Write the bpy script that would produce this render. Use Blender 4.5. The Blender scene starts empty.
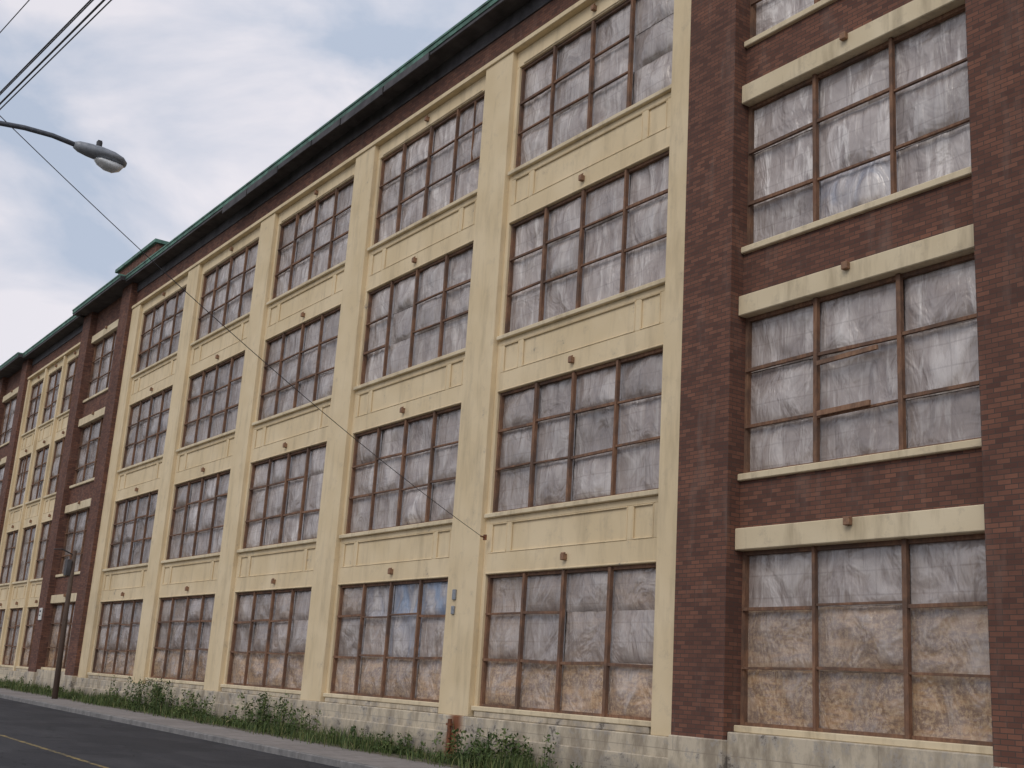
import bpy, math, random
from mathutils import Vector, Matrix, noise
random.seed(7)
OZ=1.72
scene=bpy.context.scene
def zg(x): return -1.72+0.005*(-x-22)

# ---------------------------------------------------------------- nodes helper
class NT:
    def __init__(s,name):
        s.m=bpy.data.materials.new(name); s.m.use_nodes=True
        s.t=s.m.node_tree; s.n=s.t.nodes; s.l=s.t.links
        s.b=s.n['Principled BSDF']
        g=s.n.new('ShaderNodeNewGeometry'); s.pos=g.outputs['Position']
    def math(s,op,a,b=None,c=None,clamp=False):
        n=s.n.new('ShaderNodeMath'); n.operation=op; n.use_clamp=clamp
        for i,v in enumerate((a,b,c)):
            if v is None: continue
            if isinstance(v,(int,float)): n.inputs[i].default_value=v
            else: s.l.new(v,n.inputs[i])
        return n.outputs[0]
    def scale(s,v,sc):
        n=s.n.new('ShaderNodeVectorMath'); n.operation='MULTIPLY'
        s.l.new(v,n.inputs[0]); n.inputs[1].default_value=sc; return n.outputs[0]
    def noise(s,v,scale,detail=4,rough=.55,dist=0.0):
        n=s.n.new('ShaderNodeTexNoise'); s.l.new(v,n.inputs['Vector'])
        n.inputs['Scale'].default_value=scale; n.inputs['Detail'].default_value=detail
        n.inputs['Roughness'].default_value=rough; n.inputs['Distortion'].default_value=dist
        return n.outputs['Fac']
    def ramp(s,f,stops):
        n=s.n.new('ShaderNodeValToRGB'); s.l.new(f,n.inputs[0]); e=n.color_ramp.elements
        while len(e)<len(stops): e.new(.5)
        for i,(p,c) in enumerate(stops):
            e[i].position=p; e[i].color=(c if len(c)==4 else (*c,1)) if not isinstance(c,float) else (c,c,c,1)
        return n.outputs[0]
    def mix(s,f,a,b,mode='MIX'):
        n=s.n.new('ShaderNodeMix'); n.data_type='RGBA'; n.blend_type=mode
        if isinstance(f,(int,float)): n.inputs[0].default_value=f
        else: s.l.new(f,n.inputs[0])
        for i,v in ((6,a),(7,b)):
            if isinstance(v,tuple): n.inputs[i].default_value=(*v,1) if len(v)==3 else v
            else: s.l.new(v,n.inputs[i])
        return n.outputs[2]
    def bump(s,h,strength=.3,dist=.02,prev=None):
        n=s.n.new('ShaderNodeBump'); n.inputs['Strength'].default_value=strength; n.inputs['Distance'].default_value=dist
        s.l.new(h,n.inputs['Height'])
        if prev is not None: s.l.new(prev,n.inputs['Normal'])
        return n.outputs[0]
    def xyz(s):
        n=s.n.new('ShaderNodeSeparateXYZ'); s.l.new(s.pos,n.inputs[0]); return n.outputs
    def wallvec(s):
        o=s.xyz(); u=s.math('ADD',o[0],o[1])
        c=s.n.new('ShaderNodeCombineXYZ'); s.l.new(u,c.inputs[0]); s.l.new(o[2],c.inputs[1]); return c.outputs[0]
    def out(s,col,rough=.8,normal=None,metal=0,spec=.3):
        if isinstance(col,tuple): s.b.inputs['Base Color'].default_value=(*col,1)
        else: s.l.new(col,s.b.inputs['Base Color'])
        if isinstance(rough,(int,float)): s.b.inputs['Roughness'].default_value=rough
        else: s.l.new(rough,s.b.inputs['Roughness'])
        s.b.inputs['Metallic'].default_value=metal
        s.b.inputs['Specular IOR Level'].default_value=spec
        if normal is not None: s.l.new(normal,s.b.inputs['Normal'])
        return s.m

def m_cream(name,c1,c2,dirt):
    k=NT(name)
    n1=k.noise(k.pos,.7,2); n2=k.noise(k.scale(k.pos,(2.6,2.6,.45)),1.1,4,.65)
    n4=k.noise(k.pos,2.2,6,.75)
    c=k.mix(k.ramp(n1,[(.35,0.),(.65,1.)]),c1,c2)
    d=k.ramp(n2,[(.50,0.),(.78,1.)])
    c=k.mix(k.math('MULTIPLY',d,.46*dirt),c,(.31,.245,.155))
    c=k.mix(k.math('MULTIPLY',k.ramp(n4,[(.55,0.),(.66,1.)]),.3*dirt),c,(.42,.355,.26))
    c=k.mix(k.math('MULTIPLY',k.ramp(n4,[(.28,1.),(.36,0.)]),.4),c,(.82,.71,.51))
    p=k.ramp(n4,[(.675,0.),(.69,1.)])
    c=k.mix(k.math('MULTIPLY',p,.75),c,(.28,.24,.20))
    b=k.bump(n4,.25,.015)
    return k.out(c,.8,b,spec=.2)
M_CREAM=m_cream('cream_paint',(.71,.575,.365),(.78,.645,.43),.85)
M_SILL=m_cream('cream_sill',(.67,.56,.375),(.76,.65,.455),1.4)

def m_found():
    k=NT('foundation_concrete')
    v=k.wallvec()
    br=k.n.new('ShaderNodeTexBrick'); k.l.new(v,br.inputs['Vector'])
    br.inputs['Scale'].default_value=1; br.inputs['Brick Width'].default_value=2.3; br.inputs['Row Height'].default_value=.42
    br.inputs['Mortar Size'].default_value=.010; br.inputs['Mortar Smooth'].default_value=.5
    br.inputs['Color1'].default_value=(.60,.52,.39,1); br.inputs['Color2'].default_value=(.55,.48,.37,1); br.inputs['Mortar'].default_value=(.38,.33,.26,1)
    n2=k.noise(k.scale(k.pos,(1.6,1.6,.6)),1.3,5,.7); n3=k.noise(k.pos,2.2,6,.75)
    c=k.mix(k.ramp(n2,[(.44,0.),(.64,.85)]),br.outputs['Color'],(.27,.225,.17))
    c=k.mix(k.ramp(n3,[(.51,0.),(.57,.65)]),c,(.38,.35,.31))
    c=k.mix(k.ramp(n3,[(.60,0.),(.63,.85)]),c,(.15,.13,.11))
    o=k.xyz(); z=o[2]
    low=k.math('SUBTRACT',1,k.math('MULTIPLY',k.math('ADD',z,k.math('MULTIPLY',n3,-.4)),1.8),clamp=True)
    c=k.mix(k.math('MULTIPLY',low,.55),c,(.18,.155,.12))
    dx=k.math('ABSOLUTE',k.math('ADD',o[0],24.4)); rs=k.math('SUBTRACT',1.25,k.math('MULTIPLY',dx,k.math('ADD',.6,k.math('MULTIPLY',n3,5.))),clamp=True)
    c=k.mix(k.math('MULTIPLY',rs,.95),c,(.21,.075,.034))
    b=k.bump(n3,.4,.02); b=k.bump(br.outputs['Fac'],-.3,.02,b)
    return k.out(c,.85,b,spec=.2)
M_FOUND=m_found()

def m_brick():
    k=NT('brown_brick')
    v=k.wallvec()
    br=k.n.new('ShaderNodeTexBrick'); k.l.new(v,br.inputs['Vector'])
    br.inputs['Scale'].default_value=1; br.inputs['Brick Width'].default_value=.225; br.inputs['Row Height'].default_value=.078
    br.inputs['Mortar Size'].default_value=.0085; br.inputs['Mortar Smooth'].default_value=.35; br.inputs['Bias'].default_value=.0
    br.inputs['Color1'].default_value=(.235,.108,.072,1); br.inputs['Color2'].default_value=(.115,.056,.043,1); br.inputs['Mortar'].default_value=(.085,.062,.052,1)
    n1=k.noise(k.pos,.8,5,.7); n2=k.noise(k.scale(k.pos,(2,2,.5)),1.2,4,.6)
    c=k.mix(k.ramp(n1,[(.40,.0),(.68,.45)]),br.outputs['Color'],(.08,.046,.038))
    c=k.mix(k.ramp(n2,[(.55,.0),(.8,.35)]),c,(.27,.20,.165))
    b=k.bump(br.outputs['Fac'],-.8,.015); b=k.bump(n1,.3,.03,b)
    return k.out(c,.85,b,spec=.2)
M_BRICK=m_brick()

def m_plastic():
    k=NT('plastic_sheeting')
    at=k.n.new('ShaderNodeAttribute'); at.attribute_name='tint'
    sp=k.n.new('ShaderNodeSeparateColor'); k.l.new(at.outputs['Color'],sp.inputs[0])
    br,tan,blue=sp.outputs[0],sp.outputs[1],sp.outputs[2]
    off=k.n.new('ShaderNodeCombineXYZ'); k.l.new(k.math('MULTIPLY',br,37.),off.inputs[0]); k.l.new(k.math('MULTIPLY',br,11.),off.inputs[2])
    av=k.n.new('ShaderNodeVectorMath'); av.operation='ADD'; k.l.new(k.pos,av.inputs[0]); k.l.new(off.outputs[0],av.inputs[1]); P=av.outputs[0]
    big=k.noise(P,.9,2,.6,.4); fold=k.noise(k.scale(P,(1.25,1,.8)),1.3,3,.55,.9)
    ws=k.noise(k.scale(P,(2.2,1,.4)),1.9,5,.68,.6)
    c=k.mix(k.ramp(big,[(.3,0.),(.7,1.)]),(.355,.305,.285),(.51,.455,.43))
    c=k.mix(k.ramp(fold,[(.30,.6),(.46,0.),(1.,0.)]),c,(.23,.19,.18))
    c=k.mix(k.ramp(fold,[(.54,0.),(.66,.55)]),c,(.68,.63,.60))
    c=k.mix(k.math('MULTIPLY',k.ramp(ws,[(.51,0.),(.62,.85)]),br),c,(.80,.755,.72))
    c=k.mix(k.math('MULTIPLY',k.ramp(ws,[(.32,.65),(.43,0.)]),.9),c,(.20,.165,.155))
    v=k.wallvec(); bt=k.n.new('ShaderNodeTexBrick'); k.l.new(v,bt.inputs['Vector']); bt.offset=0
    bt.inputs['Scale'].default_value=1; bt.inputs['Brick Width'].default_value=.507; bt.inputs['Row Height'].default_value=.4
    bt.inputs['Mortar Size'].default_value=.025; bt.inputs['Mortar Smooth'].default_value=1
    c=k.mix(k.math('MULTIPLY',bt.outputs['Fac'],k.math('MULTIPLY',big,.5)),c,(.2,.165,.155))
    # chipboard behind the film
    pb=k.noise(k.scale(P,(1.,1,5.)),1.0,4,.7); sp2=k.noise(P,14,3,.8)
    tc=k.mix(k.ramp(pb,[(.42,0.),(.53,1.)]),(.62,.40,.235),(.37,.255,.185))
    tc=k.mix(k.ramp(sp2,[(.45,0.),(.6,.65)]),tc,(.82,.60,.38))
    c=k.mix(k.math('MULTIPLY',tan,k.ramp(fold,[(.48,1.),(.66,.6)])),c,tc)
    c=k.mix(k.math('MULTIPLY',blue,k.ramp(fold,[(.42,.85),(.60,.15)])),c,(.27,.38,.56))
    val=k.math('ADD',.66,k.math('MULTIPLY',br,.46))
    vv=k.n.new('ShaderNodeCombineColor'); [k.l.new(val,vv.inputs[i]) for i in range(3)]
    c=k.mix(1.,c,vv.outputs[0],'MULTIPLY')
    b=k.bump(fold,.8,.13); b=k.bump(ws,.75,.06,b)
    return k.out(c,.22,b,spec=.85)
M_PLAST=m_plastic()

def m_wood(name,c1,c2,c3=(.11,.075,.06)):
    k=NT(name)
    n=k.noise(k.scale(k.pos,(8,8,1.5)),2,4,.7); n2=k.noise(k.pos,1.4,4,.7)
    c=k.mix(k.ramp(n,[(.3,0.),(.7,1.)]),c1,c2)
    c=k.mix(k.ramp(n2,[(.42,0.),(.6,.8)]),c,c3)
    return k.out(c,.8,k.bump(n,.3,.01),spec=.2)
M_WOOD=m_wood('batten_wood',(.16,.082,.054),(.31,.18,.11))
M_POLE=m_wood('pole_wood',(.07,.05,.04),(.13,.10,.08))
M_PLANK=m_wood('loose_plank',(.22,.12,.075),(.36,.22,.14))

def m_simple(name,c1,c2,scale=3,rough=.7,metal=0,thr=(.35,.65),bump=.2,spec=.3):
    k=NT(name); n=k.noise(k.pos,scale,4,.65)
    c=k.mix(k.ramp(n,[(thr[0],0.),(thr[1],1.)]),c1,c2)
    return k.out(c,rough,k.bump(n,bump,.01),metal,spec)
M_DARK=m_simple('soffit_dark',(.045,.042,.045),(.10,.095,.10),1.5)
M_TAR=m_simple('roof_tar',(.05,.05,.05),(.09,.085,.08),2)
M_COPPER=m_simple('green_copper',(.14,.29,.225),(.07,.12,.10),2.2)
M_RUST=m_simple('rusty_iron',(.24,.09,.04),(.11,.05,.03),9)
M_TERRA=m_simple('bracket_terracotta',(.34,.19,.11),(.2,.12,.08),12)
M_INNER=m_simple('window_void',(.03,.028,.028),(.05,.045,.045),2)
M_LAMP=m_simple('lamp_grey_metal',(.22,.24,.27),(.32,.34,.37),14,.45,.3)
M_ARM=m_simple('lamp_arm_dark',(.09,.10,.12),(.14,.15,.17),14,.5,.3)
M_GLASS=m_simple('lamp_lens',(.66,.69,.71),(.78,.80,.82),8,.12,0,spec=.7,bump=.05)
M_CABLE=m_simple('cable_black',(.05,.05,.055),(.08,.08,.085),3,.6)
M_SIGN=m_simple('sign_white',(.7,.7,.68),(.6,.6,.56),5)

def m_asphalt():
    k=NT('asphalt'); n=k.noise(k.pos,60,3,.8); n2=k.noise(k.scale(k.pos,(.25,1.2,1)),1,5,.65); n3=k.noise(k.pos,.35,4,.6)
    c=k.mix(k.ramp(n,[(.3,0.),(.7,1.)]),(.032,.032,.037),(.062,.062,.068))
    c=k.mix(k.ramp(n2,[(.45,0.),(.7,.5)]),c,(.085,.083,.088))
    c=k.mix(k.ramp(n3,[(.5,0.),(.53,.45)]),c,(.028,.028,.032))
    vo=k.n.new('ShaderNodeTexVoronoi'); vo.feature='DISTANCE_TO_EDGE'; 
    wv=k.n.new('ShaderNodeVectorMath'); wv.operation='ADD'; k.l.new(k.pos,wv.inputs[0])
    nn=k.n.new('ShaderNodeTexNoise'); k.l.new(k.pos,nn.inputs['Vector']); nn.inputs['Scale'].default_value=1.5; k.l.new(nn.outputs['Color'],wv.inputs[1])
    k.l.new(wv.outputs[0],vo.inputs['Vector']); vo.inputs['Scale'].default_value=.32
    c=k.mix(k.ramp(vo.outputs['Distance'],[(0.,.8),(.008,0.)]),c,(.015,.015,.015))
    return k.out(c,.85,k.bump(n,.5,.01),spec=.2)
M_ASPH=m_asphalt()
def m_conc():
    k=NT('sidewalk_concrete'); v=k.pos
    br=k.n.new('ShaderNodeTexBrick'); k.l.new(v,br.inputs['Vector']); br.offset=0
    br.inputs['Scale'].default_value=1; br.inputs['Brick Width'].default_value=1.5; br.inputs['Row Height'].default_value=1.83
    br.inputs['Mortar Size'].default_value=.02
    br.inputs['Color1'].default_value=(.27,.245,.235,1); br.inputs['Color2'].default_value=(.32,.295,.285,1); br.inputs['Mortar'].default_value=(.09,.085,.075,1)
    n=k.noise(k.pos,3,6,.7); c=k.mix(k.ramp(n,[(.4,0.),(.7,.6)]),br.outputs['Color'],(.16,.15,.14))
    return k.out(c,.85,k.bump(n,.3,.01),spec=.2)
M_CONC=m_conc()
M_KERB=m_simple('kerb_stone',(.26,.25,.24),(.16,.155,.15),4)
M_GROUND=m_simple('dirt_grass',(.07,.075,.04),(.17,.145,.11),2.5,.95)
M_YEL=m_simple('yellow_road_paint',(.34,.25,.09),(.07,.065,.055),5,.8,0,(.40,.56))
def m_leaf():
    k=NT('leaf_green'); at=k.n.new('ShaderNodeAttribute'); at.attribute_name='tint'
    sp=k.n.new('ShaderNodeSeparateColor'); k.l.new(at.outputs['Color'],sp.inputs[0])
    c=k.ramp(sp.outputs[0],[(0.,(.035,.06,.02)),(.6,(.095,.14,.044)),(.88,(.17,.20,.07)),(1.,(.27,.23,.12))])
    return k.out(c,.6,spec=.25)
M_LEAF=m_leaf()

# ---------------------------------------------------------------- mesh helper
class MB:
    def __init__(s): s.v=[]; s.f=[]
    def box(s,x0,x1,y0,y1,z0,z1,rz=0,ry=0):
        b=len(s.v); cx,cy,cz=(x0+x1)/2,(y0+y1)/2,(z0+z1)/2
        R=Matrix.Rotation(rz,3,'Z')@Matrix.Rotation(ry,3,'Y') if (rz or ry) else None
        for x in (x0,x1):
            for y in (y0,y1):
                for z in (z0,z1):
                    if R:
                        p=R@Vector((x-cx,y-cy,z-cz)); s.v.append((p.x+cx,p.y+cy,p.z+cz))
                    else: s.v.append((x,y,z))
        s.f+=[tuple(b+i for i in q) for q in ((0,1,3,2),(4,6,7,5),(0,4,5,1),(2,3,7,6),(0,2,6,4),(1,5,7,3))]
    def slab(s,x0,x1,y0,y1,dt,db):
        b=len(s.v)
        for x in (x0,x1):
            for y in (y0,y1):
                for d in (db,dt): s.v.append((x,y,zg(x)+d))
        s.f+=[tuple(b+i for i in q) for q in ((0,1,3,2),(4,6,7,5),(0,4,5,1),(2,3,7,6),(0,2,6,4),(1,5,7,3))]
    def tube(s,pts,r,seg=10):
        rs=r if isinstance(r,(list,tuple)) else [r]*len(pts)
        P=[Vector(p) for p in pts]; rings=[]
        for i,p in enumerate(P):
            t=(P[min(i+1,len(P)-1)]-P[max(i-1,0)]).normalized()
            a=t.cross(Vector((0,0,1)) if abs(t.z)<.9 else Vector((1,0,0))).normalized(); c=t.cross(a)
            b=len(s.v); rings.append(b)
            for j in range(seg):
                an=2*math.pi*j/seg; q=p+(a*math.cos(an)+c*math.sin(an))*rs[i]; s.v.append(tuple(q))
        for i in range(len(rings)-1):
            for j in range(seg):
                k=(j+1)%seg; s.f.append((rings[i]+j,rings[i]+k,rings[i+1]+k,rings[i+1]+j))
        s.f.append(tuple(rings[0]+j for j in range(seg))); s.f.append(tuple(rings[-1]+j for j in reversed(range(seg))))
    def obj(s,name,mat,parent=None,bevel=0,smooth=False):
        me=bpy.data.meshes.new(name); me.from_pydata([(x,y,z+OZ) for x,y,z in s.v],[],s.f); me.validate(); 
        import bmesh
        bm=bmesh.new(); bm.from_mesh(me); bmesh.ops.recalc_face_normals(bm,faces=bm.faces); bm.to_mesh(me); bm.free()
        me.materials.append(mat)
        o=bpy.data.objects.new(name,me); scene.collection.objects.link(o)
        if parent: o.parent=parent
        if bevel:
            m=o.modifiers.new('b','BEVEL'); m.width=bevel; m.segments=1; m.limit_method='ANGLE'
        if smooth:
            for p in me.polygons: p.use_smooth=True
        return o
def empty(name):
    e=bpy.data.objects.new(name,None); scene.collection.objects.link(e); return e

# ---------------------------------------------------------------- building
ZT=16.18; ZB=13.13; H=4.515; BT=18.0
fac=empty('factory_building')
cream,sills,brick,found,wood,dark,copper,terra,inner,core,plank=[MB() for _ in range(11)]
pl_v=[];pl_f=[];pl_c=[]
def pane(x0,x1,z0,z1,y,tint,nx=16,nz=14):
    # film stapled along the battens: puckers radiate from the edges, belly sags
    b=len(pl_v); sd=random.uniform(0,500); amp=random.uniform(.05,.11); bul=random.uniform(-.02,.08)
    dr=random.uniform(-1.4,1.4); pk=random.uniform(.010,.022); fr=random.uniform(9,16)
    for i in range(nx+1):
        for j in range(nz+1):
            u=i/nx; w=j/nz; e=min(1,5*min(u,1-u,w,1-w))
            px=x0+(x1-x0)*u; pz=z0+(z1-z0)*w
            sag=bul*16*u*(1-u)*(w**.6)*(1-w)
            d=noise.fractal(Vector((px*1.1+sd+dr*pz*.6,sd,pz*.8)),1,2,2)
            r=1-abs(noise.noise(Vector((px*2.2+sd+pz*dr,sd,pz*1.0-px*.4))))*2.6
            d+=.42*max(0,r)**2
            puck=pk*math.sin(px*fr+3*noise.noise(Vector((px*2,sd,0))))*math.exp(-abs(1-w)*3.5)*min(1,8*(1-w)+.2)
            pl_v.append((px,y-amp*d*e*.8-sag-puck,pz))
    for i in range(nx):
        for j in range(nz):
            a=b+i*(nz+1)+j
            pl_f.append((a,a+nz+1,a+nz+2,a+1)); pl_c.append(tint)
def window(x0,x1,z0,z1,cols,row,kind,special=None):
    Y=16.17
    inner.box(x0,x1,16.34,16.5,z0,z1)
    w=.075
    r1=.34+random.uniform(-.025,.025); r2=.68+random.uniform(-.025,.025)
    if kind=='tower': r1,r2=.30+random.uniform(-.02,.02),.66+random.uniform(-.02,.02)
    zs=[z0,z0+(z1-z0)*r1,z0+(z1-z0)*r2,z1]
    xs=[x0+(x1-x0)*i/cols+(random.uniform(-.06,.06) if 0<i<cols else 0) for i in range(cols+1)]
    far=max(0,min(1,(-x0-30)/30))
    wb=random.uniform(.28,.66)-.28*far
    for i in range(cols):
        for j in range(3):
            br=min(1,max(0,wb+random.uniform(-.22,.32)))
            tan=0.06;bl=0
            if row==3:
                tan=(.85 if j==0 else .2) + random.uniform(-.12,.12); br*=.75
                if kind=='tower': tan=(1.,.65,.08)[j]; br=(.15,.3,.5)[j]+random.uniform(-.1,.1)
            if special: 
                s=special(i,j)
                if s: br,tan,bl=s
            pane(xs[i],xs[i+1],zs[j],zs[j+1],Y+random.uniform(0,.02),(br,max(0,tan),bl,1))
    for a,b_ in ((x0,x0+w),(x1-w,x1)): wood.box(a,b_,16.075,16.18,z0,z1)
    wood.box(x0+w,x1-w,16.08,16.175,z1-w,z1); wood.box(x0+w,x1-w,16.08,16.175,z0,z0+w*.8)
    for x in xs[1:-1]:
        hw=w*random.uniform(.38,.62)
        wood.box(x-hw,x+hw,16.02,16.11,z0+.005,z1-.005,ry=random.uniform(-.008,.008))
    for j in (1,2):
        for i in range(cols):
            if random.random()<.06: continue
            z=zs[j]+random.uniform(-.045,.045); hh=w*random.uniform(.24,.44)
            wood.box(xs[i]+.04,xs[i+1]-.04,16.04,16.10,z-hh,z+hh,ry=random.uniform(-.02,.02))
    if row<3 and random.random()<.10:
        i=random.randrange(cols); xx=xs[i]+(xs[i+1]-xs[i])*random.uniform(.35,.65)
        wood.box(xx-.018,xx+.018,16.05,16.10,zs[1]+.03,z1-.1,ry=random.uniform(-.02,.02))

def spandrel(x0,x1,z0,z1):
    cream.box(x0,x1,16.034,16.5,z0,z1)
    f0,f1=16.0,16.033
    top=z1; bot=z0
    cream.box(x0,x1,f0,f1,bot,bot+.50); cream.box(x0,x1,f0,f1,top-.14,top)
    a,b=bot+.50,top-.14
    xs=[x0,x0+.14,x0+.78,x0+.95,x1-.95,x1-.78,x1-.14,x1]
    for i in (0,2,4,6): cream.box(xs[i],xs[i+1],f0,f1,a,b)
    for i in (1,3,5):
        p,q=xs[i],xs[i+1]; m=.03; y0,y1=15.99,16.032
        cream.box(p,q,y0,y1,a+.001,a+m); cream.box(p,q,y0,y1,b-m,b-.001)
        cream.box(p+.001,p+m,y0,y1,a+m,b-m); cream.box(q-m,q-.001,y0,y1,a+m,b-m)
    cream.box(x0,x1,15.975,16.0-.001,bot+.005,bot+.045)
def bracket(x,z):
    terra.box(x-.055,x+.055,15.88,15.999,z-.07,z+.07,ry=random.uniform(-.08,.08))
    terra.box(x-.08,x+.08,15.91,15.94,z+.07,z+.10)
def cornice(x0,x1,dy=0.):
    dark.box(x0,x1,15.42-dy,16.5,BT,BT+.10)
    dark.box(x0,x1,15.34-dy,15.418-dy,BT-.06,BT+.2)
    dark.box(x0,x1,15.42-dy,16.45,BT+.10,BT+.2)
    copper.box(x0,x1,15.28-dy,16.4,BT+.2,BT+.27)
    copper.box(x0,x1,15.31-dy,15.338-dy,BT+.05,BT+.2)
def cream_section(x0,n,pitch,W,colsn,edge,special={},edge2=None):
    if edge2 is None: edge2=edge
    xs=[x0+i*pitch for i in range(n)]
    zb0=ZB-3*H
    def pil(a,b,l=True,r=True):
        e=.14
        aa=a+(e if l else 0); bb=b-(e if r else 0)
        cream.box(aa,bb,15.85,16.5,zb0-.25,16.66)
        if l: cream.box(a,aa,16.0,16.5,zb0-.12,16.18)
        if r: cream.box(bb,b,16.0,16.5,zb0-.12,16.18)
    pil(x0-edge,x0,l=False); pil(xs[-1]+W,xs[-1]+W+edge2,r=False)
    for i in range(n-1): pil(xs[i]+W,xs[i]+pitch)
    for i,x in enumerate(xs):
        for k in range(4):
            zt=ZT-k*H; zb=ZB-k*H
            window(x,x+W,zb,zt,colsn,k,'bay',special.get((i,k)))
            sills.box(x-.1,x+W+.1,15.90,16.25,zb-.11,zb)
            if k<3: spandrel(x,x+W,ZT-(k+1)*H,zb-.11)
            bracket(x+W/2+random.uniform(-.15,.15),zt+.26)
        cream.box(x-.14,x+W+.14,16.0,16.5,ZT,16.66)
        cream.box(x+.2,x+W-.2,15.975,15.999,ZT+.03,ZT+.07)
    xe=xs[-1]+W+edge2
    cream.box(x0-edge,xe,15.80,16.5,16.66,16.80)
    brick.box(x0-edge,xe,15.98,16.5,16.80,BT)
    dark.box(x0-edge,xe,15.93,15.98,BT-.45,BT-.002)
    cornice(x0-edge,xe)
    found.box(x0-edge,xe,15.80,16.5,zb0-2.2,zb0-.25)
    found.box(x0-edge,xe,15.74,15.80,zb0-2.2,zb0-.62)
    for x in xs: found.box(x-.0,x+W,15.92,16.5,zb0-.25,zb0-.11)
    return xe
def tower(x0,x1,special={},wx=None):
    zb0=ZB-3*H
    wx0,wx1=wx if wx else (x0+1.42,x1-1.42)
    for a,b in ((x0,wx0),(wx1,x1)):
        brick.box(a,b,15.66,16.5,zb0-.2,BT)
        found.box(a-.02,b+.02,15.60,16.5,zb0-2.2,zb0-.2)
    found.box(wx0+.02,wx1-.02,15.72,16.5,zb0-2.2,zb0-.06)
    brick.box(wx0,wx1,15.99,16.5,ZT+.1+.45,BT)
    for k in range(4):
        zt=ZT+.1-k*H; zb=ZB+.06-k*H
        window(wx0,wx1,zb,zt,3,k,'tower',special.get(k))
        sills.box(wx0+.002,wx1-.002,15.86,16.5,zt,zt+.40)
        if k<3:
            brick.box(wx0,wx1,15.99,16.5,zt-H+.40,zb-.13)
            sills.box(wx0+.002,wx1-.002,15.90,16.5,zb-.13,zb)
        else: sills.box(wx0+.002,wx1-.002,15.90,16.5,zb-.12,zb+0.)
        x=(wx0+wx1)/2; terra.box(x-.065,x+.065,15.76,15.858,zt+.26,zt+.40)
    cornice(x0,x1,.3)

PITCH=7.666; W=6.08; X0=-54.53
def blue_bay(i,j):
    if j==2 and i in (1,2,3): return (.5,.0,.9 if i!=1 else .3)
    if j==1 and i==2: return (.4,.05,.35)
    return None
def white0(i,j): return (min(1,.75+.25*random.random()) if random.random()<.8 else .45,0,.35 if (i==1 and j==0) else 0)
def white1(i,j): return (random.uniform(.4,.8),.05,0)
TX0=-16.87; TX1=-8.85
xe=cream_section(X0,5,PITCH,W,4,1.30,{(3,3):blue_bay},edge2=TX0-(X0+4*PITCH+W))
tower(TX0,TX1,{1:white0,0:white0,2:white1},(-15.53,-10.27))
XR=TX1
tower(X0-1.30-8.05,X0-1.30)
L1=X0-1.30-8.05
cream_section(L1-11.9+.45,3,3.95,3.45,2,.45)
L2=L1-11.9
tower(L2-8.05,L2)
cream_section(L2-8.05-38.34,5,PITCH,W,4,1.0)
cream_section(XR+1.0,3,PITCH,W,4,1.0)
XEND=XR+1.0+2*PITCH+W+1.0
XL=L2-8.05-38.34-1.0
core.box(XL,XEND,16.5,36,-2.6,BT)
core.box(XL,XEND,16.5,36,BT+.001,BT+.18)
x=-43.5
while x<-29:
    l=random.uniform(1.6,3.2); z=random.uniform(.10,.28)
    dark.box(x,x+l,15.29,15.338,BT-.06-z,BT+.04,ry=random.uniform(-.008,.008)); x+=l+random.uniform(.03,.1)
for i in range(26):
    x=random.uniform(-75,-10); l=random.uniform(.1,.5)
    dark.box(x,x+l,15.5,15.8,BT+.27,BT+.27+random.uniform(.04,.16))
brick.box(-63.2,-57.0,16.9,19.5,BT+.2,BT+2.7); copper.box(-63.35,-56.85,16.75,19.6,BT+2.7,BT+2.88)
brick.box(-65.5,-63.2,17.1,19.3,BT+.2,BT+1.7); copper.box(-65.6,-63.36,17.0,19.4,BT+1.7,BT+1.82)
brick.box(-85,-79,16.9,19.5,BT+.2,BT+1.2); copper.box(-85.1,-78.9,16.75,19.6,BT+1.2,BT+1.35)
wx0=-15.53
z=ZB+.06-2*H
plank.box(wx0+1.85,wx0+3.15,15.955,16.005,z+1.80,z+1.88,ry=-.035)
plank.box(wx0+1.85,wx0+2.98,15.955,16.005,z+.86,z+.95,ry=-.02)

cream.obj('cream_walls',M_CREAM,fac,.01); sills.obj('sills_and_lintels',M_SILL,fac,.015)
brick.obj('brick_walls',M_BRICK,fac); found.obj('foundation',M_FOUND,fac,.02)
wood.obj('window_battens',M_WOOD,fac); dark.obj('cornice',M_DARK,fac,.01); copper.obj('copper_flashing',M_COPPER,fac)
terra.obj('wall_brackets',M_TERRA,fac,.01); inner.obj('window_backs',M_INNER,fac); core.obj('roof_and_rear_walls',M_TAR,fac)
plank.obj('loose_planks',M_PLANK,fac)
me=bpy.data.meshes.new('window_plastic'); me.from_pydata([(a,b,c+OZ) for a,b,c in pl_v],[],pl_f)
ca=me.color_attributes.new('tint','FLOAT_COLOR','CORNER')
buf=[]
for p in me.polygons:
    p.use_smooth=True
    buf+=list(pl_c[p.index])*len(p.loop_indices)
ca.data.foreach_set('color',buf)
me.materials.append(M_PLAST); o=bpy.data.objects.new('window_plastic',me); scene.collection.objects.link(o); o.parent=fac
fit=MB(); fit.tube([(-24.5,15.69,-.75),(-24.5,15.69,-1.2),(-24.5,15.67,-1.75)],.05,10); fit.box(-24.60,-24.40,15.65,15.735,-1.55,-1.49); fit.box(-24.60,-24.40,15.65,15.735,-.9,-.85)
fit.obj('rusty_downpipe',M_RUST,fac)
fit=MB(); fit.box(-25.0,-24.86,15.80,15.849,2.05,2.3); fit.box(-25.0,-24.88,15.80,15.849,1.7,1.9); fit.obj('wall_plates',M_LAMP,fac,.01)
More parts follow.
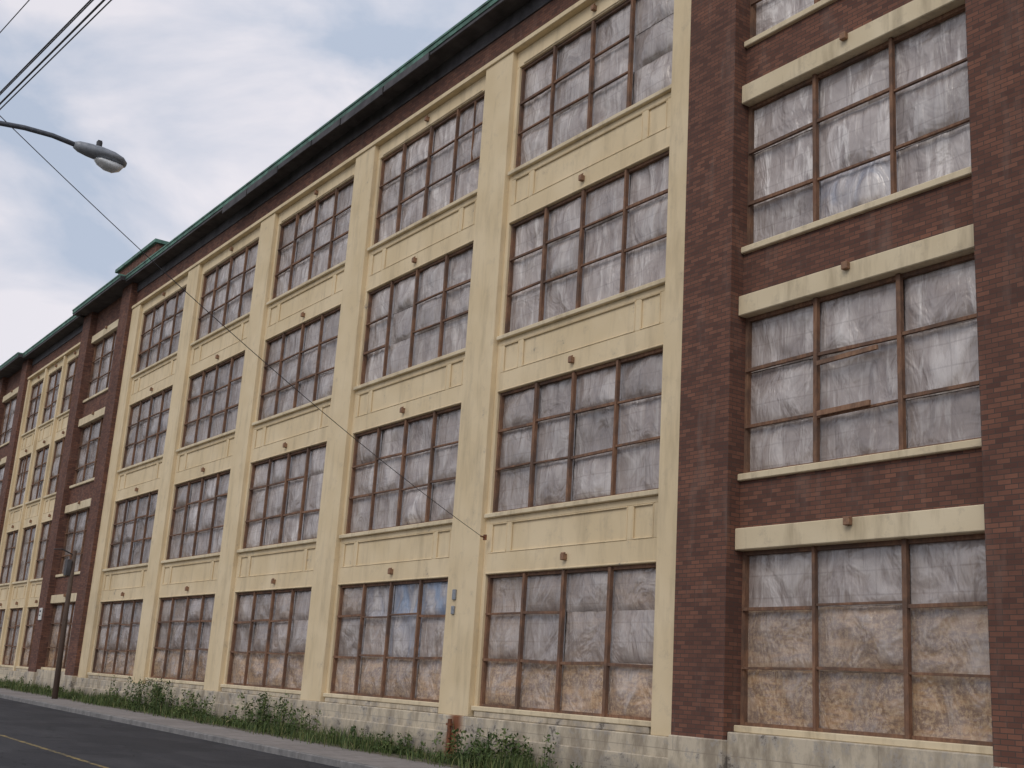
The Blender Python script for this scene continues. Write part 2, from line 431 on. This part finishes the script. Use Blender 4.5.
fit=MB(); fit.tube([(-23.75,15.86,3.5),(-23.75,15.7,3.52)],.02,6); fit.box(-23.80,-23.70,15.81,15.849,3.44,3.57); fit.obj('wire_anchor',M_RUST,fac)

sg=empty('wall_sign'); b=MB(); b.box(-63.3,-62.8,15.60,15.655,1.9,2.5); b.obj('sign_board',M_SIGN,sg,.01)
b=MB(); b.box(-63.2,-62.9,15.592,15.599,2.3,2.38); b.box(-63.2,-62.92,15.592,15.599,2.12,2.17); b.obj('lettering',M_CABLE,sg)

# ---------------------------------------------------------------- ground
b=MB(); b.slab(-900,900,-900,900,-.17,-.6); b.obj('ground',M_GROUND)
b=MB(); b.slab(-300,300,1.8,12.8,-.14,-.16); b.obj('road',M_ASPH)
b=MB(); b.slab(-300,300,7.22,7.33,-.136,-.139); b.obj('yellow_centre_line',M_YEL)
b=MB()
x=-120
while x<40: b.slab(x,x+1.98,12.62,12.8,.012,-.3); b.slab(x,x+1.98,1.8,1.98,.012,-.3); x+=2
b.obj('kerb',M_KERB,None,.02)
b=MB(); b.slab(-300,300,12.8,14.75,0,-.3); b.slab(-300,300,-1.2,1.8,0,-.3); b.obj('sidewalk',M_CONC)
b=MB(); b.slab(-300,300,14.75,16.3,.01,-.3); b.slab(-300,300,-80,-1.2,.01,-.3); b.obj('verge_soil',M_GROUND)

# ---------------------------------------------------------------- weeds
wv=[];wf=[];wc=[]
def blade(x,y,h,w,lean):
    a=random.uniform(0,6.28); dx,dy=math.cos(a),math.sin(a); z=zg(x); b0=len(wv)
    la=random.uniform(0,6.28); lx,ly=math.cos(la)*lean,math.sin(la)*lean
    for t,ww in ((0,1),(.55,.75),(1,.08)):
        wv.append((x+lx*t*t-dx*w*ww,y+ly*t*t-dy*w*ww,z+h*t)); wv.append((x+lx*t*t+dx*w*ww,y+ly*t*t+dy*w*ww,z+h*t))
    c=random.random()
    for i in (0,2): wf.append((b0+i,b0+i+1,b0+i+3,b0+i+2)); wc.append(c)
def leaf(p,s,c):
    n=Vector((random.gauss(0,1),random.gauss(0,1),random.gauss(.6,1))).normalized(); a=n.orthogonal().normalized(); a.rotate(Matrix.Rotation(random.uniform(0,6.28),3,n)); d=n.cross(a)
    b0=len(wv)
    for u,v in ((-1,0),(0,.5),(1.1,0),(0,-.5)): q=p+a*u*s+d*v*s; wv.append(tuple(q))
    wf.append((b0,b0+1,b0+2,b0+3)); wc.append(c)
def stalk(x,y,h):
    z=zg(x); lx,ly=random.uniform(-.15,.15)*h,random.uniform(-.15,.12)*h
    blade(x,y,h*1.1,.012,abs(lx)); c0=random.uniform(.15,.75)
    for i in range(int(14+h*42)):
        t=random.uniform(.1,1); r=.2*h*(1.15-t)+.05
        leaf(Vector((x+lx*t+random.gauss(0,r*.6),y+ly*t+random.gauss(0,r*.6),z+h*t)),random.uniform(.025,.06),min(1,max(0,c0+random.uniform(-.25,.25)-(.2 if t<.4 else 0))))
dens=lambda x: .62+.5*noise.noise(Vector((x*.45,3.1,0)))*1.4
for i in range(24000):
    x=random.uniform(-92,-14); d=dens(x); y=15.72-abs(random.gauss(0,.25+.35*max(0,d)))
    if y<14.3 or random.random()>d+.15: continue
    if x>-20.5 and random.random()<.7: continue
    blade(x,y,random.uniform(.07,.32)*(1.6 if d>.7 else 1),random.uniform(.006,.014),random.uniform(.02,.18))
for i in range(130):
    x=random.uniform(-70,-22); stalk(x,15.62-abs(random.gauss(0,.4)),random.uniform(.12,.42))
for (xa,xb,n,hm) in ((-50.5,-47.5,16,.7),(-46.5,-42.5,52,1.1),(-41.5,-39.3,26,.8),(-35.5,-33.2,34,1.0),(-32.6,-31.2,10,.8),(-29.5,-28,9,.45),(-27,-25.6,12,.5),(-23.7,-20.8,56,.8),(-60,-52,14,.5),(-75,-60,18,.6),(-20.5,-15,6,.25)):
    for i in range(n):
        cx=random.gauss((xa+xb)/2,(xb-xa)/3.2)
        stalk(cx,15.62-abs(random.gauss(0,.30)),hm*random.uniform(.35,1.15))
me=bpy.data.meshes.new('weeds'); me.from_pydata([(a,b_,c+OZ) for a,b_,c in wv],[],wf)
ca=me.color_attributes.new('tint','FLOAT_COLOR','CORNER')
for p in me.polygons:
    c=wc[p.index]
    for l in p.loop_indices: ca.data[l].color=(c,c,c,1)
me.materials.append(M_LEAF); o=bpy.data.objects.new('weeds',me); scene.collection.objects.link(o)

# ---------------------------------------------------------------- street lamp + wires + poles
lamp=empty('street_lamp')
LX=-17.4
b=MB(); b.tube([(LX,1.1,zg(LX)-.3),(LX,1.1,4),(LX,1.1,8.9)],[.17,.14,.11],14); b.obj('pole',M_POLE,lamp,smooth=True)
b=MB(); b.tube([(LX,1.2,6.75),(LX,1.6,7.12),(LX,2.1,7.36),(LX,2.6,7.48),(LX,3.0,7.53),(LX,3.4,7.54),(LX,3.85,7.49)],.038,10)
b.tube([(LX,1.2,7.4),(LX,1.7,7.40),(LX,2.2,7.36)],.012,6); b.obj('arm',M_ARM,lamp,smooth=True)
def loft(name,secs,mat,parent,seg=20):
    m=MB(); rings=[]
    for (y,hw,zt,zb) in secs:
        y=3.72+(y-3.72)*.92; zt-=.11+.10*(y-3.72); zb-=.11+.10*(y-3.72)
        r=len(m.v); rings.append(r); zc=(zt+zb)/2; hh=(zt-zb)/2
        for j in range(seg):
            a=2*math.pi*j/seg; ca_,sa=math.cos(a),math.sin(a)
            sx=math.copysign(abs(ca_)**.8,ca_); sz=math.copysign(abs(sa)**.9,sa)
            m.v.append((LX+hw*sx,y,zc+hh*sz))
    for i in range(len(rings)-1):
        for j in range(seg): k=(j+1)%seg; m.f.append((rings[i]+j,rings[i]+k,rings[i+1]+k,rings[i+1]+j))
    m.f.append(tuple(rings[0]+j for j in range(seg))); m.f.append(tuple(rings[-1]+j for j in range(seg)))
    return m.obj(name,mat,parent,smooth=True)
loft('housing',[(3.72,.05,7.655,7.56),(3.8,.085,7.69,7.53),(3.95,.12,7.71,7.52),(4.15,.165,7.72,7.53),(4.35,.18,7.71,7.545),(4.5,.15,7.68,7.555),(4.58,.07,7.64,7.57)],M_LAMP,lamp)
loft('lens',[(4.08,.06,7.53,7.50),(4.15,.12,7.55,7.46),(4.27,.14,7.56,7.42),(4.4,.13,7.57,7.42),(4.5,.09,7.57,7.47),(4.54,.04,7.58,7.53)],M_GLASS,lamp)
b=MB(); b.tube([(LX,4.08,7.55),(LX,4.08,7.66)],.045,12); b.box(LX-.03,LX+.03,4.05,4.11,7.66,7.68); b.obj('photocell',M_CABLE,lamp)

wires=empty('overhead_wires')
def wire(name,a,c,sag,r,off=(0,0,0)):
    A=Vector(a)+Vector(off); C=Vector(c)+Vector(off); pts=[]
    for i in range(41):
        t=i/40; p=A.lerp(C,t); p.z-=sag*4*t*(1-t); pts.append(tuple(p))
    m=MB(); m.tube(pts,r,6); m.obj(name,M_CABLE,wires,smooth=True)
PL=(-40,.75,8.15); PR=(60,12.3,13.6)
for i,(dz,dyy,r) in enumerate(((.22,0,.013),(.08,.03,.018),(-.04,0,.012),(.36,.1,.012),(1.3,-.2,.009))):
    wire('cable_%d'%(i+1),(PL[0],PL[1]+dyy,PL[2]+dz),(PR[0],PR[1]+dyy,PR[2]+dz),.25+.1*i%.3,r)
wire('service_drop',(LX,1.15,8.6),(-23.75,15.72,3.52),.35,.007)
for nm,(px,py,ht) in (('a',(-40,.75,9.8)),('b',(60,12.3,15.2))):
    up=empty('utility_pole'); b=MB(); b.tube([(px,py,zg(px)-.3),(px,py,4),(px,py,ht)],[.17,.14,.11],12); b.obj('pole',M_POLE,up,smooth=True)
    b=MB(); b.box(px-.05,px+.05,py-1,py+1,ht-.5,ht-.38); b.obj('crossarm',M_POLE,up)
up=empty('utility_pole'); px,py=-53.2,14.3
b=MB(); b.tube([(px,py,zg(px)-.3),(px-.3,py,2),(px-.75,py+.1,4.7)],[.13,.11,.09],12); b.obj('pole',M_POLE,up,smooth=True)
b=MB(); b.box(px-.85,px-.5,py-.22,py-.02,3.6,4.3); b.tube([(px-.75,py+.1,4.5),(px-.5,py-.5,4.7),(px-.4,py-.9,4.65)],.03,8); b.obj('meter_box',M_DARK,up,.02)

# ---------------------------------------------------------------- camera
yaw,pitch,roll,F=-.9685,.252,.0645,1185.67
fw=Vector((math.sin(yaw)*math.cos(pitch),math.cos(yaw)*math.cos(pitch),math.sin(pitch)))
r=Vector((math.cos(yaw),-math.sin(yaw),0)); u=r.cross(fw)
c,s=math.cos(roll),math.sin(roll)
r2=c*r+s*u; u2=-s*r+c*u
cd=bpy.data.cameras.new('camera'); cam=bpy.data.objects.new('camera',cd); scene.collection.objects.link(cam)
M=Matrix((( r2.x,u2.x,-fw.x,0),(r2.y,u2.y,-fw.y,0),(r2.z,u2.z,-fw.z,OZ),(0,0,0,1)))
cam.matrix_world=M; cd.sensor_width=36; cd.lens=F/1024*36; cd.clip_end=3000; scene.camera=cam

# ---------------------------------------------------------------- light
el,rotn=math.radians(42),math.radians(150)
w=bpy.data.worlds.new('World'); scene.world=w; w.use_nodes=True; n=w.node_tree.nodes; l=w.node_tree.links
bg=n['Background']; bg.inputs['Strength'].default_value=.1
sk=n.new('ShaderNodeTexSky'); sk.sky_type='NISHITA'; sk.sun_disc=False; sk.sun_elevation=el; sk.sun_rotation=rotn; sk.dust_density=2
tc=n.new('ShaderNodeTexCoord'); mp=n.new('ShaderNodeMapping'); mp.inputs['Scale'].default_value=(1,1,2.0); mp.inputs['Location'].default_value=(3.3,1.2,.4); l.new(tc.outputs['Generated'],mp.inputs[0])
n1=n.new('ShaderNodeTexNoise'); l.new(mp.outputs[0],n1.inputs['Vector']); n1.inputs['Scale'].default_value=4.6; n1.inputs['Detail'].default_value=6; n1.inputs['Roughness'].default_value=.52; n1.inputs['Distortion'].default_value=.35
cr=n.new('ShaderNodeValToRGB'); l.new(n1.outputs['Fac'],cr.inputs[0])
e=cr.color_ramp.elements; e[0].position=.40; e[0].color=(4.9,5.6,6.9,1); e[1].position=.61; e[1].color=(8.4,8.15,8.7,1)
cr2=n.new('ShaderNodeValToRGB'); n2=n.new('ShaderNodeTexNoise'); l.new(mp.outputs[0],n2.inputs['Vector']); n2.inputs['Scale'].default_value=1.3; l.new(n2.outputs['Fac'],cr2.inputs[0])
cr2.color_ramp.elements[0].position=.35; cr2.color_ramp.elements[0].color=(.9,.9,.9,1); cr2.color_ramp.elements[1].position=.6; cr2.color_ramp.elements[1].color=(.98,.98,.98,1)
mx=n.new('ShaderNodeMix'); mx.data_type='RGBA'; l.new(cr2.outputs[0],mx.inputs[0]); l.new(sk.outputs[0],mx.inputs[6]); l.new(cr.outputs[0],mx.inputs[7]); l.new(mx.outputs[2],bg.inputs['Color'])
sd=bpy.data.lights.new('sun','SUN'); sd.energy=1.0; sd.angle=math.radians(30); sd.color=(1,.92,.82)
so=bpy.data.objects.new('sun',sd); scene.collection.objects.link(so)
dv=Vector((math.sin(rotn)*math.cos(el),math.cos(rotn)*math.cos(el),math.sin(el))); so.rotation_euler=dv.to_track_quat('Z','Y').to_euler()
scene.view_settings.view_transform='Standard'; scene.view_settings.look='None'; scene.view_settings.exposure=0
